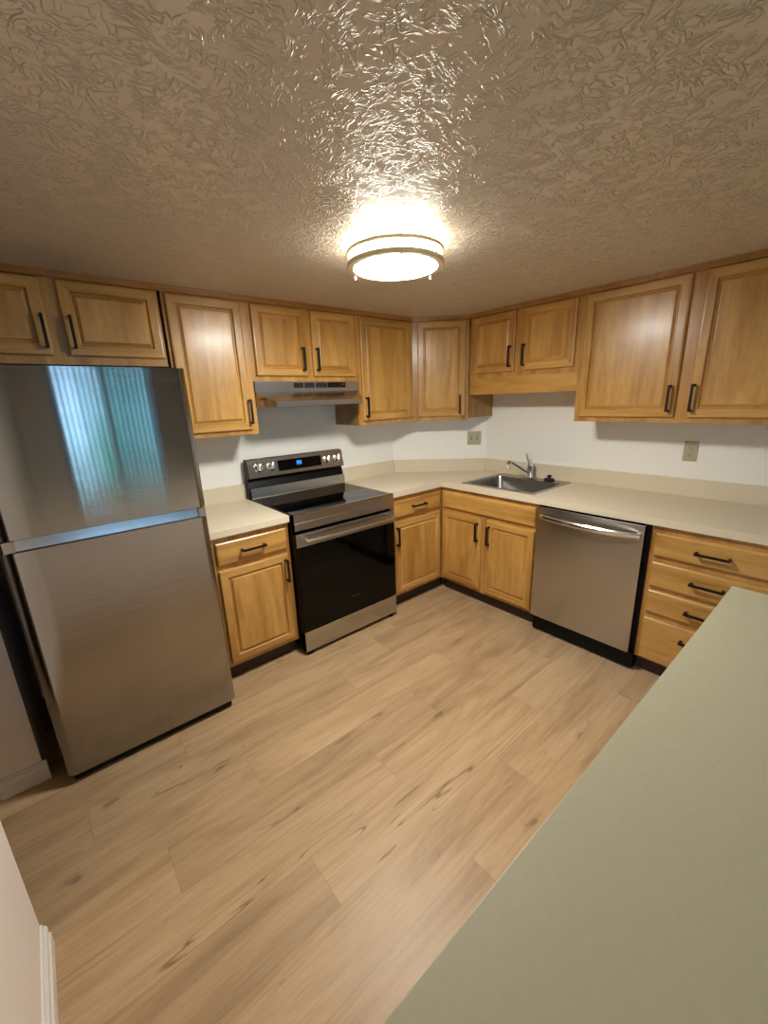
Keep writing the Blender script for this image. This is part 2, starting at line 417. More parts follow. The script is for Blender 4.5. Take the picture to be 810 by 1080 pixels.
# scribe moulding between the wall cabinets and the ceiling
tz0, tz1 = 2.103, 2.124
bm = new(); prism(bm, [(-.306, tz0 - .008), (-.322, tz0 - .008), (-.327, tz0 - .002), (-.327, tz1), (-.306, tz1)], -3.205, -.618, 'x'); struct('trim_1', bm, 'trim')
bm = new(); prism(bm, [(-.306, tz0 - .008), (-.322, tz0 - .008), (-.327, tz0 - .002), (-.327, tz1), (-.306, tz1)], -2.63, -.618, 'y'); struct('trim_2', bm, 'trim')
bm = new(); prism(bm, [(-.620, -.327), (-.612, -.306), (-.306, -.612), (-.327, -.620)], tz0 - .008, tz1, 'z'); struct('trim_3', bm, 'trim')

# outside the glazed door
bm = new(); box(bm, -9, 5, -20, -5.75, -.3, -.06); o = struct('ground_outside', bm, 'lawn'); o['kind'] = 'structure'
bm = new()
for i in range(26):
    c = bmesh.new(); bmesh.ops.create_icosphere(c, subdivisions=3, radius=random.uniform(.35, .6))
    for v in c.verts: v.co *= 1 + random.uniform(-.12, .12)
    merge(bm, c, Matrix.Translation((random.uniform(-2.0, 1.6), random.uniform(-9.2, -8.2), random.uniform(.2, 2.0))))
o = obj('flowering_shrub', bm, 'hedge'); o['label'] = 'flowering green shrub outside the glazed rear door'; o['category'] = 'shrub'

# ------------------------------------------------------------------ handles and doors
def pull(parent, x, z, y, vertical=True, L=.138, name='handle'):
    """black square bar pull on two posts, in front (-y) of plane y"""
    bm = new(); h = L / 2; t = .006; yb = y - .031
    if vertical:
        box(bm, x - t, x + t, yb - .005, yb + .005, z - h, z + h, .0012)
        for s in (-1, 1): box(bm, x - t, x + t, yb + .004, y, z + s * (h - .0055) - .0055, z + s * (h - .0055) + .0055, .001)
    else:
        box(bm, x - h, x + h, yb - .005, yb + .005, z - t, z + t, .0012)
        for s in (-1, 1): box(bm, x + s * (h - .0055) - .0055, x + s * (h - .0055) + .0055, yb + .004, y, z - t, z + t, .001)
    return obj(name, bm, 'black', parent)

def panel_mesh(bm, x0, x1, z0, z1, yb, prof, rails=True):
    """concentric rectangular loops; prof = (inset, protrusion in -y from yb)"""
    loops = []
    for ins, h in prof:
        loops.append([bm.verts.new((x, yb - h, z)) for x, z in ((x0 + ins, z0 + ins), (x1 - ins, z0 + ins), (x1 - ins, z1 - ins), (x0 + ins, z1 - ins))])
    bm.faces.new(loops[0])
    for A, B in zip(loops, loops[1:]):
        for i in range(4):
            f = bm.faces.new((A[i], A[(i + 1) % 4], B[(i + 1) % 4], B[i]))
            if rails and i in (0, 2): f.material_index = 1
    bm.faces.new(loops[-1])
    bmesh.ops.recalc_face_normals(bm, faces=bm.faces)

def raised_door(parent, x0, x1, z0, z1, yface, hx=None, hz=None, name='door', rail=.046):
    """raised-panel door: 19 mm thick, front at yface-.019"""
    T = .019; r = rail
    prof = [(0, 0), (0, .0135), (.0015, .0165), (.005, .0185), (.009, T), (r - .003, T), (r - .001, T - .003), (r + .002, T - .010), (r + .004, T - .0115), (r + .007, T - .0115), (r + .0085, T - .009), (r + .0165, T - .0045), (r + .0175, T - .0012), (r + .021, T - .001)]
    bm = new(); panel_mesh(bm, x0, x1, z0, z1, yface, prof)
    d = obj(name, bm, ['wood', 'woodh'], parent)
    if hx is not None: pull(d, hx, hz, yface - T)
    return d

def drawer_front(parent, x0, x1, z0, z1, yface, handle=True, hx=None, hz=None, name='drawer'):
    T = .019
    prof = [(0, 0), (0, .0120), (.002, .0145), (.006, .0175), (.011, T)]
    bm = new(); panel_mesh(bm, x0, x1, z0, z1, yface, prof, False)
    d = obj(name, bm, ['woodh'], parent)
    if handle: pull(d, (x0 + x1) / 2 if hx is None else hx, (z0 + z1) / 2 if hz is None else hz, yface - T, False)
    return d

def face_frame(parent, x0, x1, z0, z1, y0, y1, openings):
    """frame slab between y0 (front) and y1 (back) with rectangular openings cut out (stiles and rails)"""
    bm = new()
    xs = sorted({x0, x1} | {o[0] for o in openings} | {o[1] for o in openings})
    zs = sorted({z0, z1} | {o[2] for o in openings} | {o[3] for o in openings})
    for i in range(len(xs) - 1):
        for j in range(len(zs) - 1):
            cx, cz = (xs[i] + xs[i + 1]) / 2, (zs[j] + zs[j + 1]) / 2
            if any(o[0] < cx < o[1] and o[2] < cz < o[3] for o in openings): continue
            box(bm, xs[i], xs[i + 1], y0, y1, zs[j], zs[j + 1])
    bmesh.ops.remove_doubles(bm, verts=bm.verts, dist=1e-5)
    seen = {}
    for f in list(bm.faces):
        key = tuple(sorted(tuple(round(c, 4) for c in v.co) for v in f.verts)); seen.setdefault(key, []).append(f)
    dup = [f for fs in seen.values() if len(fs) > 1 for f in fs]
    bmesh.ops.delete(bm, geom=dup, context='FACES')
    return obj('face_frame', bm, 'frame', parent)

def carcass(parent, x0, x1, z0, z1, y0, y1, mat='side'):
    """open-fronted cabinet shell: two sides, top, bottom, back, one shelf"""
    bm = new(); t = .016
    box(bm, x0, x0 + t, y0, y1, z0, z1); box(bm, x1 - t, x1, y0, y1, z0, z1)
    box(bm, x0 + t, x1 - t, y0, y1, z0 + .012, z0 + .028); box(bm, x0 + t, x1 - t, y0, y1, z1 - t, z1)
    box(bm, x0 + t, x1 - t, y1 - .008, y1, z0 + .028, z1 - t)
    return obj('carcass', bm, mat, parent)

# ------------------------------------------------------------------ wall cabinets
ZT = 2.096; ZDT = 2.090; FY = -.3055          # frame front plane depth
def wall_cab(name, label, org, rz, w, z0, doors, valance=None, group='wall cabinets'):
    """local x runs along the front (0..w), local y into the wall with the frame front at y=0"""
    D = -FY
    t = thing(name, label, 'cabinet', org, rz, group)
    carcass(t, 0, w, z0 - org[2], ZT - org[2], .019, D)
    ops = [(d[0] + .012, d[1] - .012, d[2] + .012 - org[2], ZDT - .014 - org[2]) for d in doors]
    zf0 = (valance[1] if valance else z0) - org[2]
    face_frame(t, 0, w, zf0, ZT - org[2], 0, .019, ops)
    for d in doors: raised_door(t, d[0], d[1], d[2] - org[2], ZDT - org[2], -.0005, d[3], d[4] - org[2])
    if valance:
        bm = new(); box(bm, .001, w - .001, 0.0, .019, valance[0] - org[2], valance[1] - org[2], .001); obj('valance', bm, 'woodh', t)
    return t
def bx(x, o): return x - o
# back wall: local x = world x - origin
def back(name, label, x0, x1, z0, doors):
    return wall_cab(name, label, (x0, FY, z0), 0, x1 - x0, z0, [(a - x0, b - x0, c, h - x0, hz) for a, b, c, h, hz in doors])
back('wall_cabinet', 'short two-door wooden wall cabinet above the refrigerator', -3.205, -2.3585, 1.742,
     [(-3.18, -2.820, 1.779, -2.8375, 1.875), (-2.761, -2.368, 1.779, -2.737, 1.877)])
back('wall_cabinet', 'tall single-door wooden wall cabinet between the refrigerator and the range hood', -2.3425, -1.911, 1.3655,
     [(-2.329, -1.948, 1.3947, -1.960, 1.498)])
back('wall_cabinet', 'short two-door wooden wall cabinet directly above the range hood', -1.9105, -1.1495, 1.668,
     [(-1.888, -1.545, 1.6993, -1.581, 1.799), (-1.502, -1.165, 1.6993, -1.478, 1.800)])
back('wall_cabinet', 'tall single-door wooden wall cabinet just right of the range hood', -1.149, -.6125, 1.3655,
     [(-1.117, -.631, 1.3947, -1.094, 1.490)])
# right wall: local x = -(world y) - origin
def right(name, label, v0, v1, z0, doors, valance=None):
    return wall_cab(name, label, (FY, v0, z0), -math.pi / 2, v0 - v1, z0, [(v0 - a, v0 - b, c, v0 - h, hz) for a, b, c, h, hz in doors], valance)
right('wall_cabinet', 'short two-door wooden wall cabinet with a valance board above the sink', -.6235, -1.4625, 1.668,
      [(-.646, -1.014, 1.6998, -.987, 1.798), (-1.074, -1.437, 1.6998, -1.096, 1.797)], (1.5495, 1.668))
right('wall_cabinet', 'large two-door wooden wall cabinet above the duplex outlet and dishwasher', -1.463, -2.63, 1.3655,
      [(-1.491, -2.0076, 1.3947, -1.980, 1.494), (-2.0669, -2.596, 1.3947, -2.083, 1.494)])
# diagonal corner cabinet
t = thing('corner_wall_cabinet', 'diagonal single-door wooden corner cabinet above the light switch', 'cabinet', (-.612, FY, 1.3655), -math.pi / 4, 'wall cabinets')
wl = math.hypot(.612 + FY, .612 + FY); z0 = 1.3655
bm = new(); q = 2 ** -.5
def loc2(x, y): dx, dy = x + .612, y - FY; return (dx * q - dy * q, dx * q + dy * q)
pts = [loc2(-.612, FY), loc2(FY, -.6225), loc2(-.001, -.6225), loc2(-.001, -.572), loc2(-.572, -.001), loc2(-.612, -.001)]
ptsb = [(pts[0][0], .019), (pts[1][0], .019)] + pts[2:]
prism(bm, ptsb, .012, ZT - z0, 'z'); obj('carcass', bm, 'side', t)
face_frame(t, 0.0, wl, 0, ZT - z0, 0, .019, [(.055, wl - .055, .045, ZDT - .014 - z0)])
raised_door(t, .042, wl - .028, 1.3947 - z0, ZDT - z0, -.0005, wl - .070, 1.486 - z0)

# ------------------------------------------------------------------ base cabinets
BF = .6045                        # frame front plane distance from the wall
ZB = .8744
def base_cab(name, label, org, rz, w, doors, drawers, ops, depth=BF - .004, kick=(0, None), fixed=()):
    t = thing(name, label, 'cabinet', org, rz, 'base cabinets')
    bm = new(); tt = .016
    box(bm, 0, tt, .019, depth, .10, ZB); box(bm, w - tt, w, .019, depth, .10, ZB); box(bm, tt, w - tt, .019, depth, .10, .118); box(bm, tt, w - tt, depth - .008, depth, .118, ZB)
    obj('carcass', bm, 'side', t)
    face_frame(t, 0, w, .10, ZB, 0, .019, ops)
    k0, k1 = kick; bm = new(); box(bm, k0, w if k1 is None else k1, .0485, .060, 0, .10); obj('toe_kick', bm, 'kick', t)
    for d in doors: raised_door(t, *d[:4], -.0005, d[4], d[5])
    for d in drawers: drawer_front(t, *d[:4], -.0005, d[4], d[5] if len(d) > 5 else None, d[6] if len(d) > 6 else None, d[7] if len(d) > 7 else 'drawer')
    return t
x0 = -2.392; w = -1.931 - x0
base_cab('base_cabinet', 'single-door wooden base cabinet with one drawer between refrigerator and range', (x0, -BF, 0), 0, w,
         [(-2.3553 - x0, -1.953 - x0, .1268, .6865, -1.976 - x0, .588)], [(-2.3553 - x0, -1.953 - x0, .7161, .8429, True, -2.158 - x0, .782)],
         [(.05, w - .035, .14, .675), (.05, w - .035, .73, .835)])
x0 = -1.162; w = -.6065 - x0
base_cab('base_cabinet', 'single-door wooden base cabinet with one drawer between range and inner corner', (x0, -BF, 0), 0, w,
         [(-1.110 - x0, -.635 - x0, .1268, .6865, -1.099 - x0, .580)], [(-1.110 - x0, -.635 - x0, .7161, .8429, True, -.878 - x0, .782)],
         [(.065, w - .04, .14, .675), (.065, w - .04, .73, .835)], kick=(0, w + .046))
y0 = -.6065; w = y0 + 1.443
base_cab('sink_base_cabinet', 'two-door wooden base cabinet with plain false front below the sink', (-BF, y0, 0), -math.pi / 2, w,
         [(y0 + .6355, y0 + 1.0024, .1268, .6865, y0 + .976, .582), (y0 + 1.0503, y0 + 1.4211, .1268, .6865, y0 + 1.077, .578)],
         [(y0 + .6355, y0 + 1.4211, .7161, .8429, False, None, None, 'false_drawer_front')],
         [(.05, .38, .14, .675), (.46, w - .035, .14, .675), (.05, w - .035, .73, .835)], kick=(-.0, w))
y0 = -2.071; w = y0 + 2.63
dz = [(.711, .8348, .774), (.5404, .6778, .613), (.3905, .519, .453), (.1106, .3585, .287)]
base_cab('drawer_base_cabinet', 'four-drawer wooden base cabinet right of the dishwasher', (-BF, y0, 0), -math.pi / 2, w,
         [], [(y0 + 2.0945, y0 + 2.590, a, b, True, y0 + 2.3405, h) for a, b, h in dz],
         [(.04, w - .06, a + .012, b - .012) for a, b, h in dz])

# ------------------------------------------------------------------ worktops
CZ0, CZ1, CD = .8744, .914, .6303
t = thing('worktop', 'short beige laminate worktop between refrigerator and range', 'worktop', (-2.17, -.32, CZ0), 0, 'beige worktops')
L = lambda x0, x1, y0, y1, z0, z1: (x0 + 2.17, x1 + 2.17, y0 + .32, y1 + .32, z0 - CZ0, z1 - CZ0)
bm = new(); box(bm, *L(-2.400, -1.9275, -CD, -.0005, CZ0, CZ1), bev=.0025); obj('top', bm, 'lam', t)
bm = new(); box(bm, *L(-2.400, -1.9275, -.0185, -.0005, CZ1, 1.0202), bev=.002); obj('backsplash', bm, 'lam', t)

def poly_slab(bm, outer, hole, z0, z1):
    b = bmesh.new()
    def loop(p): 
        vs = [b.verts.new((x, y, z1)) for x, y in p]; return [b.edges.new((vs[i], vs[(i + 1) % len(vs)])) for i in range(len(vs))]
    es = loop(outer) + (loop(hole) if hole else [])
    bmesh.ops.triangle_fill(b, use_beauty=True, use_dissolve=False, edges=es)
    r = bmesh.ops.extrude_face_region(b, geom=b.faces[:])
    for v in [g for g in r['geom'] if isinstance(g, bmesh.types.BMVert)]: v.co.z = z0
    bmesh.ops.recalc_face_normals(b, faces=b.faces); merge(bm, b)
t = thing('worktop', 'long beige laminate worktop around the corner holding the sink', 'worktop', (0, 0, 0), 0, 'beige worktops')
SX0, SX1, SY0, SY1 = -.572, -.062, -1.374, -.772       # sink rim
YE = -2.632
outer = [(-1.1645, -.0005), (-.5712, -.0005), (-.0005, -.5712), (-.0005, YE), (-CD, YE), (-CD, -CD), (-1.1645, -CD)]
hole = [(SX0 + .02, SY0 + .02), (SX1 - .02, SY0 + .02), (SX1 - .02, SY1 - .02), (SX0 + .02, SY1 - .02)]
bm = new(); poly_slab(bm, outer, hole, CZ0, CZ1); obj('top', bm, 'lam', t)
bm = new(); box(bm, -1.1645, -.5712 - .018, -.0185, -.0005, CZ1, 1.0202, .0015); obj('backsplash', bm, 'lam', t)
bm = new(); k2 = .018 * 1.41421; prism(bm, [(-.5712, -.0005), (-.0005, -.5712), (-.0185, -.5712 - .0073), (-.5712 - .0073, -.0185)], CZ1, 1.0202, 'z'); obj('backsplash', bm, 'lam', t)
bm = new(); box(bm, -.0185, -.0005, YE, -.5712 - .009, CZ1, 1.0202, .0015); obj('backsplash', bm, 'lam', t)
# peninsula
t = thing('peninsula_counter', 'pale grey-green laminate peninsula counter in the near right foreground', 'counter', (-2.27, -2.85, 0))
bm = new(); box(bm, -3.2315 + 2.27, -1.3095 + 2.27, -.325, .3275, .876, .914, .001); obj('top', bm, 'lam_pale', t)
bm = new(); box(bm, -3.2315 + 2.27, -1.345 + 2.27, -.28, .29, 0, .876); obj('base_panel', bm, 'wall2', t)

# ------------------------------------------------------------------ sink, faucet, stopper
t = thing('sink', 'rectangular stainless steel drop-in sink set in the corner worktop', 'sink', (0, 0, 0))
def rrect(x0, x1, y0, y1, r, n=6):
    out = []
    for cx, cy, a in ((x1 - r, y1 - r, 0), (x0 + r, y1 - r, 90), (x0 + r, y0 + r, 180), (x1 - r, y0 + r, 270)):
        for i in range(n + 1):
            an = math.radians(a + 90 * i / n); out.append((cx + r * math.cos(an), cy + r * math.sin(an)))
    return out
BX0, BX1, BY0, BY1 = -.540, -.150, -1.342, -.804
def loops(bm, LL, cap=False):
    P = None
    for pts, z in LL:
        V = [bm.verts.new((x, y, z)) for x, y in pts]
        if P:
            for i in range(len(V)):
                f = bm.faces.new((P[i], P[(i + 1) % len(V)], V[(i + 1) % len(V)], V[i])); f.smooth = True
        P = V
    if cap: bm.faces.new(P)
    bmesh.ops.recalc_face_normals(bm, faces=bm.faces)
bm = new()
loops(bm, [(rrect(SX0, SX1, SY0, SY1, .012), CZ1 + .0005), (rrect(SX0 + .002, SX1 - .002, SY0 + .002, SY1 - .002, .012), CZ1 + .004),
           (rrect(SX0 + .008, SX1 - .008, SY0 + .008, SY1 - .008, .012), CZ1 + .0055), (rrect(BX0 - .006, BX1 + .006, BY0 - .006, BY1 + .006, .05), CZ1 + .004),
           (rrect(BX0 - .002, BX1 + .002, BY0 - .002, BY1 + .002, .048), CZ1 + .002)])
obj('rim', bm, 'sink', t)
bm = new()
loops(bm, [(rrect(BX0 - .002, BX1 + .002, BY0 - .002, BY1 + .002, .048), CZ1 + .002), (rrect(BX0 + .002, BX1 - .002, BY0 + .002, BY1 - .002, .046), CZ1 - .006),
           (rrect(BX0 + .010, BX1 - .010, BY0 + .010, BY1 - .010, .055), CZ1 - .13), (rrect(BX0 + .022, BX1 - .022, BY0 + .022, BY1 - .022, .06), CZ1 - .158),
           (rrect(BX0 + .05, BX1 - .05, BY0 + .05, BY1 - .05, .06), CZ1 - .168)], True)
obj('basin', bm, 'sink', t)
bm = new(); lathe(bm, [(.0, -.003), (.03, -.003), (.042, .001), (.044, .0025), (.047, 0.0005)], (-.30, -1.07, CZ1 - .1675)); obj('drain', bm, 'chrome', t)

fx, fy, fz = -.098, -1.055, CZ1 + .005
t = thing('faucet', 'chrome single-lever kitchen faucet standing on the sink ledge', 'faucet', (fx, fy, fz))
bm = new(); box(bm, -.027, .027, -.055, .055, 0, .006, .002)
lathe(bm, [(0, .004), (.027, .004), (.026, .012), (.023, .03), (.0225, .085), (.024, .092), (.024, .104), (.019, .118), (.008, .124), (0, .125)], seg=28)
obj('body', bm, 'chrome', t)
bm = new(); tube(bm, [(0, .006, .114), (-.004, .014, .130), (-.004, .024, .150), (.004, .034, .166), (.012, .044, .176)], [.015, .013, .011, .009, .010], squash=.7); obj('lever', bm, 'chrome', t)
bm = new(); tube(bm, [(-.012, .006, .046), (-.045, .022, .066), (-.085, .042, .096), (-.125, .060, .122), (-.154, .066, .137), (-.172, .072, .137), (-.181, .075, .124)], [.015, .0135, .0125, .012, .013, .0145, .0145])
sp = obj('spout', bm, 'chrome', t)
bm = new(); lathe(bm, [(0, -.022), (.014, -.022), (.019, -.014), (.0195, 0), (.016, .012), (.012, .014), (0, .014)], (-.1815, .0752, .102), seg=20); obj('aerator', bm, 'aer', sp)

t = thing('sink_stopper', 'black rubber sink stopper lying on the sink ledge right of the faucet', 'sink stopper', (-.108, -1.222, CZ1 + .0056))
bm = new(); lathe(bm, [(0, 0), (.034, 0), (.039, .005), (.038, .013), (.030, .018), (.012, .019), (0, .019)], seg=28); obj('plug', bm, 'rubber', t)
bm = new(); lathe(bm, [(0, .018), (.007, .018), (.008, .026), (.017, .029), (.018, .037), (.012, .041), (0, .041)], seg=24); obj('knob', bm, 'rubber', t)

# ------------------------------------------------------------------ refrigerator
FX0, FX1, FYF = -3.136, -2.4175, -.806
t = thing('refrigerator', 'two-door stainless steel refrigerator with black sides', 'refrigerator', ((FX0 + FX1) / 2, -.43, 0))
fo = lambda x: x - (FX0 + FX1) / 2
fyo = lambda y: y + .43
def fdoor(bm, z0, z1, r=.036, dy=0):
    x0, x1 = fo(FX0), fo(FX1); yf, yb = fyo(FYF), fyo(-.735)
    pts = [(x0, yb)]
    for i in range(8): a = math.radians(180 + 90 * i / 7); pts.append((x0 + r + r * math.cos(a), yf + r + r * math.sin(a) * .75 - r * .25))
    for i in range(8): a = math.radians(270 + 90 * i / 7); pts.append((x1 - r + r * math.cos(a), yf + r + r * math.sin(a) * .75 - r * .25))
    pts.append((x1, yb))
    b = bmesh.new(); A = [b.verts.new((x, y, z0)) for x, y in pts]; B = [b.verts.new((x, y, z1)) for x, y in pts]
    n = len(pts); b.faces.new(A); b.faces.new(B)
    for i in range(n):
        f = b.faces.new((A[i], A[(i + 1) % n], B[(i + 1) % n], B[i])); f.smooth = 0 < i < n - 2; f.material_index = 0 if 0 < i < n - 2 else 1
    bmesh.ops.recalc_face_normals(b, faces=b.faces); merge(bm, b)
bm = new(); box(bm, fo(FX0 + .004), fo(FX1 - .004), fyo(-.728), fyo(-.05), .045, 1.690, .004); obj('body', bm, 'plastic', t)
bm = new(); fdoor(bm, 1.0965, 1.6956); du = obj('freezer_door', bm, ['steel', 'plastic'], t)
bm = new(); fdoor(bm, .0473, 1.048); dl = obj('lower_door', bm, ['steel', 'plastic'], t)
# pocket handle between the doors
bm = new()
prism(bm, [(fyo(-.735), 1.048), (fyo(-.798), 1.048), (fyo(-.792), 1.052), (fyo(-.783), 1.090), (fyo(-.735), 1.090)], fo(FX0 + .042), fo(FX1 - .035), 'x'); 
obj('pocket_handle', bm, 'polish', t)
for a, b in ((FX0 + .006, FX0 + .042), (FX1 - .035, FX1 - .006)):
    bm = new(); box(bm, fo(a), fo(b), fyo(-.800), fyo(-.735), 1.0485, 1.093, .002); obj('handle_end_cap', bm, 'steel', t)
bm = new(); box(bm, fo(FX0 + .02), fo(FX1 - .02), fyo(-.782), fyo(-.70), .006, .046); obj('kick_grille', bm, 'plastic', t)
for xx in (FX0 + .06, FX1 - .06):
    for yy in (-.66, -.12):
        bm = new(); lathe(bm, [(0, 0), (.022, 0), (.022, .012), (.012, .016), (.012, .046), (0, .046)], (fo(xx), fyo(yy), 0), 16); obj('foot', bm, 'plastic', t)
text('lettering', 'SAMSUNG', .0165, 'mark', du, Matrix.Translation((fo(-2.488), fyo(-.8063), 1.651)) @ Matrix.Rotation(math.pi / 2, 4, 'X'))

# ------------------------------------------------------------------ range
RX0, RX1, RF = -1.9245, -1.1685, -.68
t = thing('range', 'freestanding stainless steel electric range with black glass oven door', 'range', ((RX0 + RX1) / 2, -.36, 0))
ro = lambda x: x - (RX0 + RX1) / 2
ry = lambda y: y + .36
bm = new(); box(bm, ro(RX0 + .002), ro(RX1 - .002), ry(-.635), ry(-.03), .035, .906); obj('body', bm, 'plastic', t)
bm = new(); box(bm, ro(RX0 + .004), ro(RX1 - .004), ry(-.655), ry(-.085), .9065, .9205, .002); cook = obj('glass_cooktop', bm, 'glassblack', t)
for cx, cy, r in ((-1.735, -.52, .115), (-1.36, -.52, .095), (-1.735, -.25, .08), (-1.36, -.25, .115)):
    bm = new(); lathe(bm, [(r - .002, 0), (r, 0), (r, .0003), (r - .002, .0003), (r - .002, 0)], (ro(cx), ry(cy), .9206), 48); obj('burner_ring', bm, 'ring', cook)
# front rail below the cooktop
bm = new(); prism(bm, [(ry(-.64), .821), (ry(-.676), .821), (ry(-.680), .826), (ry(-.680), .868), (ry(-.6765), .870), (ry(-.6765), .873), (ry(-.678), .916), (ry(-.668), .9225), (ry(-.652), .9225), (ry(-.64), .906)], ro(RX0), ro(RX1), 'x')
obj('front_rail', bm, 'steel_range', t)
# oven door
bm = new(); box(bm, ro(RX0 + .002), ro(RX1 - .002), ry(-.672), ry(-.64), .172, .800, .002); od = obj('oven_door', bm, 'plastic', t)
bm = new(); box(bm, ro(RX0 + .002), ro(RX1 - .002), ry(-.682), ry(-.6722), .722, .804, .0015); obj('door_trim', bm, 'steel_range', od)
bm = new(); box(bm, ro(RX0 + .004), ro(RX1 - .004), ry(-.681), ry(-.6722), .174, .7215, .001); obj('door_glass', bm, 'glassblack', od)
bm = new(); box(bm, ro(RX0 + .12), ro(RX1 - .12), ry(-.6814), ry(-.6806), .34, .64, 0); obj('oven_window', bm, 'glassblack', od)
bm = new()
tube(bm, [(ro(RX0 + .035), ry(-.737), .770), (ro(RX0 + .1), ry(-.740), .770), (ro(-1.546), ry(-.742), .770), (ro(RX1 - .1), ry(-.740), .770), (ro(RX1 - .035), ry(-.737), .770)], .0145, 16, .8)
for xx in (RX0 + .055, RX1 - .055): box(bm, ro(xx - .012), ro(xx + .012), ry(-.735), ry(-.682), .758, .782, .003)
obj('handle', bm, 'polish', od)
text('lettering', 'SAMSUNG', .0135, 'mark2', od, Matrix.Translation((ro(-1.527), ry(-.6815), .288)) @ Matrix.Rotation(math.pi / 2, 4, 'X'))
# warming drawer
bm = new(); box(bm, ro(RX0 + .002), ro(RX1 - .002), ry(-.680), ry(-.636), .030, .166, .002); obj('bottom_drawer', bm, 'steel_range', t)
bm = new(); box(bm, ro(RX0 + .02), ro(RX1 - .02), ry(-.62), ry(-.58), .006, .035); obj('kick_plate', bm, 'plastic', t)
for xx in (RX0 + .04, RX1 - .04):
    for yy in (-.655, -.10):
        bm = new(); lathe(bm, [(0, 0), (.018, 0), (.018, .01), (.009, .014), (.009, .036), (0, .036)], (ro(xx), ry(yy), 0), 14); obj('foot', bm, 'plastic', t)
# backguard
bm = new(); prism(bm, [(ry(-.03), .906), (ry(-.084), .9205), (ry(-.084), .99), (ry(-.060), 1.05), (ry(-.098), 1.058), (ry(-.071), 1.180), (ry(-.03), 1.182)], ro(RX0 - .004), ro(RX1 + .003), 'x', .0015); bgd = obj('backguard', bm, 'plastic', t)
bm = new(); prism(bm, [(ry(-.0845), .921), (ry(-.106), .921), (ry(-.104), .926), (ry(-.098), .992), (ry(-.0845), .995)], ro(RX0), ro(RX1), 'x'); obj('riser', bm, 'steel_range', bgd)
# tilted control fascia; build flat then tilt
tilt = math.atan2(.027, .122)
Fm = Matrix.Translation((0, ry(-.0985), 1.058)) @ Matrix.Rotation(-tilt, 4, 'X')       # local z up the fascia, local -y out
def fpart(name, parent, mat, *bxs, bev=0):
    bm = new()
    for b in bxs: box(bm, *b, bev=bev)
    bm.transform(Fm); return obj(name, bm, mat, parent)
fpart('control_fascia', bgd, 'steel_range', (ro(RX0), ro(RX1), -.006, 0, .002, .123), bev=.0012)
fpart('display_panel', bgd, 'glassblack', (ro(-1.708), ro(-1.362), -.0075, -.0063, .026, .100))
text('display_digits', '88', .042, 'digit', bgd, Fm @ Matrix.Translation((ro(-1.545), -.0079, .068)) @ Matrix.Rotation(math.pi / 2, 4, 'X'))
for kx in (-1.850, -1.757, -1.306, -1.217):
    bm = new(); rot = Matrix.Rotation(math.pi / 2, 4, 'X')
    lathe(bm, [(0, 0), (.031, 0), (.031, .004), (.027, .006), (.0255, .022), (.022, .026), (0, .026)], (0, 0, 0), 28)
    box(bm, -.006, .006, -.024, .024, .0255, .036, .002)
    bm.transform(Fm @ Matrix.Translation((ro(kx), -.0062, .066)) @ Matrix.Rotation(math.radians(20), 4, 'Y') @ rot); obj('knob', bm, 'knob', bgd)

# ------------------------------------------------------------------ range hood
t = thing('range_hood', 'stainless steel under-cabinet range hood above the range', 'range hood', (-1.53, 0, 1.519))
ho = lambda x: x + 1.53
HL, HR = -1.910, -1.150
def hex_out(y1, xi): return [(ho(HL), -.003), (ho(HL), -.312), (ho(HL + xi), y1), (ho(HR - xi), y1), (ho(HR), -.312), (ho(HR), -.003)]
bm = new()
o1 = [(ho(HL), -.003), (ho(HL), -.318), (ho(HL), -.3185), (ho(HR), -.3185), (ho(HR), -.318), (ho(HR), -.003)]
o2 = hex_out(-.445, .066)
b = bmesh.new()
LLs = [([(x, y) for x, y in o1], .149), ([(x, y) for x, y in o1], .088), (o2, .031), (o2, 0.0)]
P = None
for pts, z in LLs:
    V = [b.verts.new((x, y, z)) for x, y in pts]
    if P is None: b.faces.new(V)
    else:
        for i in range(6):
            b.faces.new((P[i], P[(i + 1) % 6], V[(i + 1) % 6], V[i]))
    P = V
# recessed underside
inn = [(ho(HL + .02), -.02), (ho(HL + .02), -.30), (ho(HL + .085), -.425), (ho(HR - .085), -.425), (ho(HR - .02), -.30), (ho(HR - .02), -.02)]
V = [b.verts.new((x, y, 0)) for x, y in inn]; U = [b.verts.new((x, y, .022)) for x, y in inn]
for i in range(6): b.faces.new((P[i], P[(i + 1) % 6], V[(i + 1) % 6], V[i])); b.faces.new((V[i], V[(i + 1) % 6], U[(i + 1) % 6], U[i]))
b.faces.new(U); bmesh.ops.recalc_face_normals(b, faces=b.faces); merge(bm, b); obj('canopy', bm, 'steel_hood', t)
for a, c in ((-1.655, -1.588), (-1.578, -1.505), (-1.495, -1.412)):
    bm = new()
    box(bm, ho(a), ho(c), -.3195, -.3186, .110, .141)
    for k in range(4): box(bm, ho(a), ho(c), -.3205, -.3195, .112 + k * .008, .1155 + k * .008)
    obj('vent_grille', bm, 'ring', t)
bm = new(); box(bm, ho(-1.405), ho(-1.262), -.3205, -.3186, .110, .143, .0006); cp = obj('control_panel', bm, 'plastic', t)
for sx in (-1.362, -1.318):
    bm = new(); box(bm, ho(sx - .015), ho(sx + .015), -.3235, -.3205, .117, .133, .0008); obj('rocker_switch', bm, 'black', cp)
bm = new(); box(bm, ho(-1.296), ho(-1.268), -.3212, -.3205, .126, .134); obj('marking', bm, 'mark2', cp)

# ------------------------------------------------------------------ dishwasher
DY0, DY1, DF = -1.4485, -2.052, -.6536
t = thing('dishwasher', 'stainless steel dishwasher with bowed bar handle under the worktop', 'dishwasher', (-.33, (DY0 + DY1) / 2, 0), -math.pi / 2)
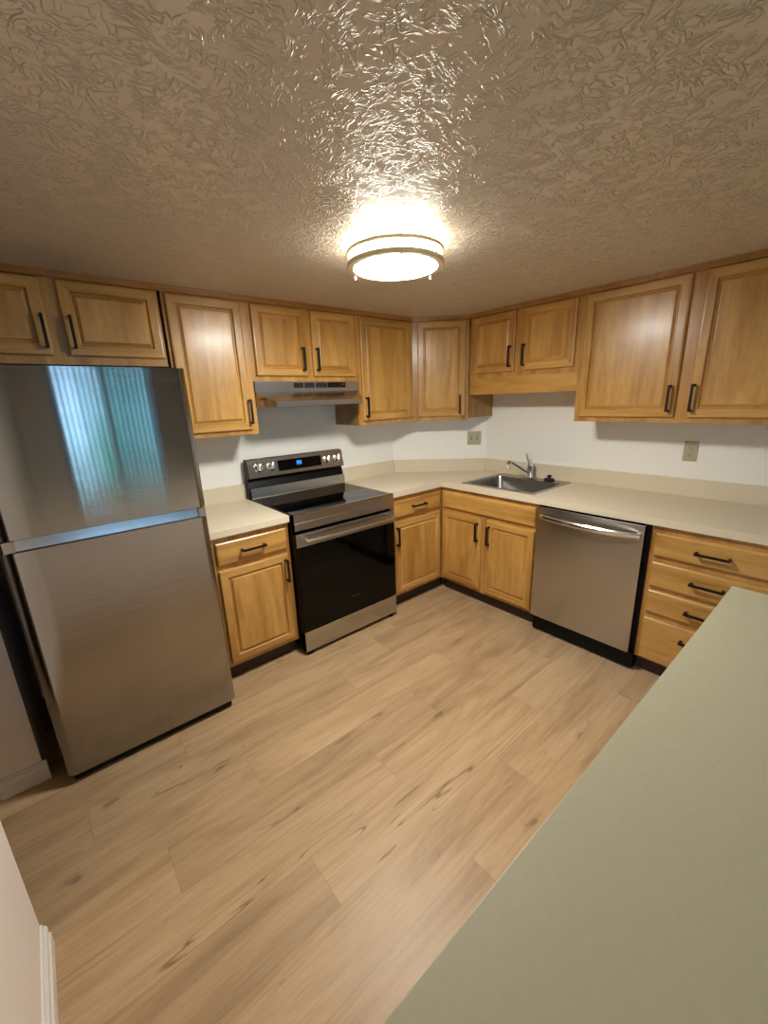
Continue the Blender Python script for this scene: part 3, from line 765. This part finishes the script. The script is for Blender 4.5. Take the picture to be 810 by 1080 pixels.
# local x = -(y - yc), local y = x + .33
yc = (DY0 + DY1) / 2; dx = lambda y: -(y - yc); dy = lambda x: x + .33
bm = new(); box(bm, dx(DY0 - .002), dx(-2.068), dy(-.618), dy(-.02), .015, .868); obj('tub', bm, 'plastic', t)
bm = new(); box(bm, dx(DY0), dx(DY1), dy(DF), dy(-.619), .1228, .868, .003); dd = obj('door', bm, 'steel_dw', t)
bm = new(); box(bm, dx(DY0 - .002), dx(-2.068), dy(-.575), dy(-.56), .0, .105); box(bm, dx(DY0 - .002), dx(-2.068), dy(-.640), dy(-.618), .100, .120); obj('toe_kick', bm, 'plastic', t)
bm = new(); n = 24; P = []
b = bmesh.new()
for i in range(n + 1):
    s = i / n; xx = dx(-1.476) + (dx(-2.038) - dx(-1.476)) * s
    bow = math.sin(math.pi * s) ** .8; yo = dy(DF) - .008 - .046 * bow
    zc = .815 - .004 * s
    P.append([b.verts.new((xx, yo + a, zc + c)) for a, c in ((-.004, .013), (-.009, .006), (-.010, -.008), (-.006, -.017), (.004, -.018), (.006, .012))])
for A, B in zip(P, P[1:]):
    for k in range(6):
        f = b.faces.new((A[k], A[(k + 1) % 6], B[(k + 1) % 6], B[k]))
b.faces.new(P[0]); b.faces.new(P[-1]); bmesh.ops.recalc_face_normals(b, faces=b.faces); merge(bm, b)
for yy in (-1.486, -2.028): box(bm, dx(yy) - .009, dx(yy) + .009, dy(DF) - .012, dy(DF), .799, .826, .002)
obj('handle', bm, 'polish', dd)
text('lettering', 'SAMSUNG', .0125, 'mark2', dd, Matrix.Translation((dx(-1.52), dy(DF) - .0003, .849)) @ Matrix.Rotation(math.pi / 2, 4, 'X'))

# ------------------------------------------------------------------ switch and outlet
def plate_screw(parent, x, y, z):
    bm = new(); lathe(bm, [(0, 0), (.0032, 0), (.003, .0012), (0, .0014)], (0, 0, 0), 12); bm.transform(Matrix.Translation((x, y, z)) @ Matrix.Rotation(math.pi / 2, 4, 'X')); return obj('screw', bm, 'almond', parent)
sc = Vector((-.079, -.503, 1.195)); dgap = .5 * ((-.57) - (sc.x + sc.y)); sc.x += dgap; sc.y += dgap
t = thing('light_switch', 'square almond two-gang light switch plate on the corner wall', 'light switch', (sc.x, sc.y, 1.195), -math.pi / 4)
bm = new(); box(bm, -.058, .058, -.0055, -.0005, -.057, .057, .002); obj('cover_plate', bm, 'almond', t)
for xx in (-.023, .023):
    bm = new(); box(bm, xx - .0055, xx + .0055, -.0062, -.0052, -.0125, .0125); tg = obj('toggle_slot', bm, 'slot', t)
    bm = new(); prism(bm, [(-.0055, -.005), (-.0155, .004), (-.0165, .009), (-.0055, .008)], xx - .0045, xx + .0045, 'x'); obj('toggle', bm, 'almond', t)
    for zz in (-.030, .030): plate_screw(t, xx, -.0055, zz)
t = thing('outlet', 'almond duplex outlet on the wall below the large wall cabinet', 'outlet', (0, -2.0355, 1.1835), -math.pi / 2)
bm = new(); box(bm, -.0355, .0355, -.0055, -.0005, -.059, .059, .002); obj('cover_plate', bm, 'almond', t)
for zz in (-.0205, .0205):
    bm = new(); lathe(bm, [(0, 0), (.0165, 0), (.0165, .0018), (0, .0018)], (0, 0, 0), 24)
    bm.transform(Matrix.Translation((0, -.0054, zz)) @ Matrix.Rotation(math.pi / 2, 4, 'X')); rc = obj('receptacle', bm, 'almond', t)
    bm = new()
    for xx in (-.0065, .0065): box(bm, xx - .0012, xx + .0012, -.0077, -.0071, zz - .001, zz + .007)
    box(bm, -.0025, .0025, -.0077, -.0071, zz - .010, zz - .0055); obj('slot', bm, 'slot', rc)
plate_screw(t, 0, -.0055, 0)

# ------------------------------------------------------------------ ceiling light
t = thing('ceiling_light', 'round flush ceiling light with white diffuser and two nickel rings', 'ceiling light', (-1.738, -1.388, HC))
bm = new(); lathe(bm, [(0, -.001), (.150, -.001), (.150, -.018), (0, -.018)], seg=48); obj('base_pan', bm, 'white', t)
bm = new(); lathe(bm, [(.158, -.019), (.158, -.0715), (.1645, -.086)], seg=64); obj('diffuser_band', bm, 'lampside', t)
bm = new(); lathe(bm, [(.1648 * q / 10, -.0872 - .014 * (1 - (q / 10) ** 2)) for q in range(10, -1, -1)], seg=64); obj('diffuser', bm, 'lamp', t)
def ringp(r0, r1, z0, z1): return [(r0, z0), (r0, z1), (r1 - .002, z1), (r1, z1 - .002), (r1, z0 + .002), (r1 - .002, z0), (r0, z0)]
bm = new(); lathe(bm, ringp(.174, .190, -.041, -.028), seg=64); obj('upper_ring', bm, 'nickel', t)
bm = new(); lathe(bm, ringp(.1665, .191, -.0875, -.070), seg=64); obj('lower_ring', bm, 'nickel', t)
for a in (115, 235, 355):
    an = math.radians(a); bm = new(); tube(bm, [(.182 * math.cos(an), .182 * math.sin(an), -.001), (.182 * math.cos(an), .182 * math.sin(an), -.094)], .0026, 8)
    p = obj('post', bm, 'nickel', t)
    bm = new(); lathe(bm, [(0, -.104), (.004, -.102), (.0038, -.096), (.0038, -.087), (0, -.0865)], (.182 * math.cos(an), .182 * math.sin(an), 0), 12); obj('finial', bm, 'chrome', p)

# ------------------------------------------------------------------ vertical blind at the glazed door (seen in the refrigerator doors)
t = thing('vertical_blind', 'white vertical blind at the glazed door, reflected in the refrigerator', 'blind', (xm, -5.44, 0))
bm = new(); box(bm, WX0 - xm - .05, WX1 - xm + .05, -.03, .03, 2.05, 2.085, .003); obj('head_rail', bm, 'white', t)
nsl = 19
for i in range(nsl):
    bm = new(); box(bm, -.042, .042, -.0008, .0008, .05, 2.05)
    bm.transform(Matrix.Translation((WX0 - xm + .03 + i * (WX1 - WX0 - .06) / (nsl - 1), 0, 0)) @ Matrix.Rotation(math.radians(74 + random.uniform(-5, 5)), 4, 'Z'))
    obj('slat', bm, 'blind', t)
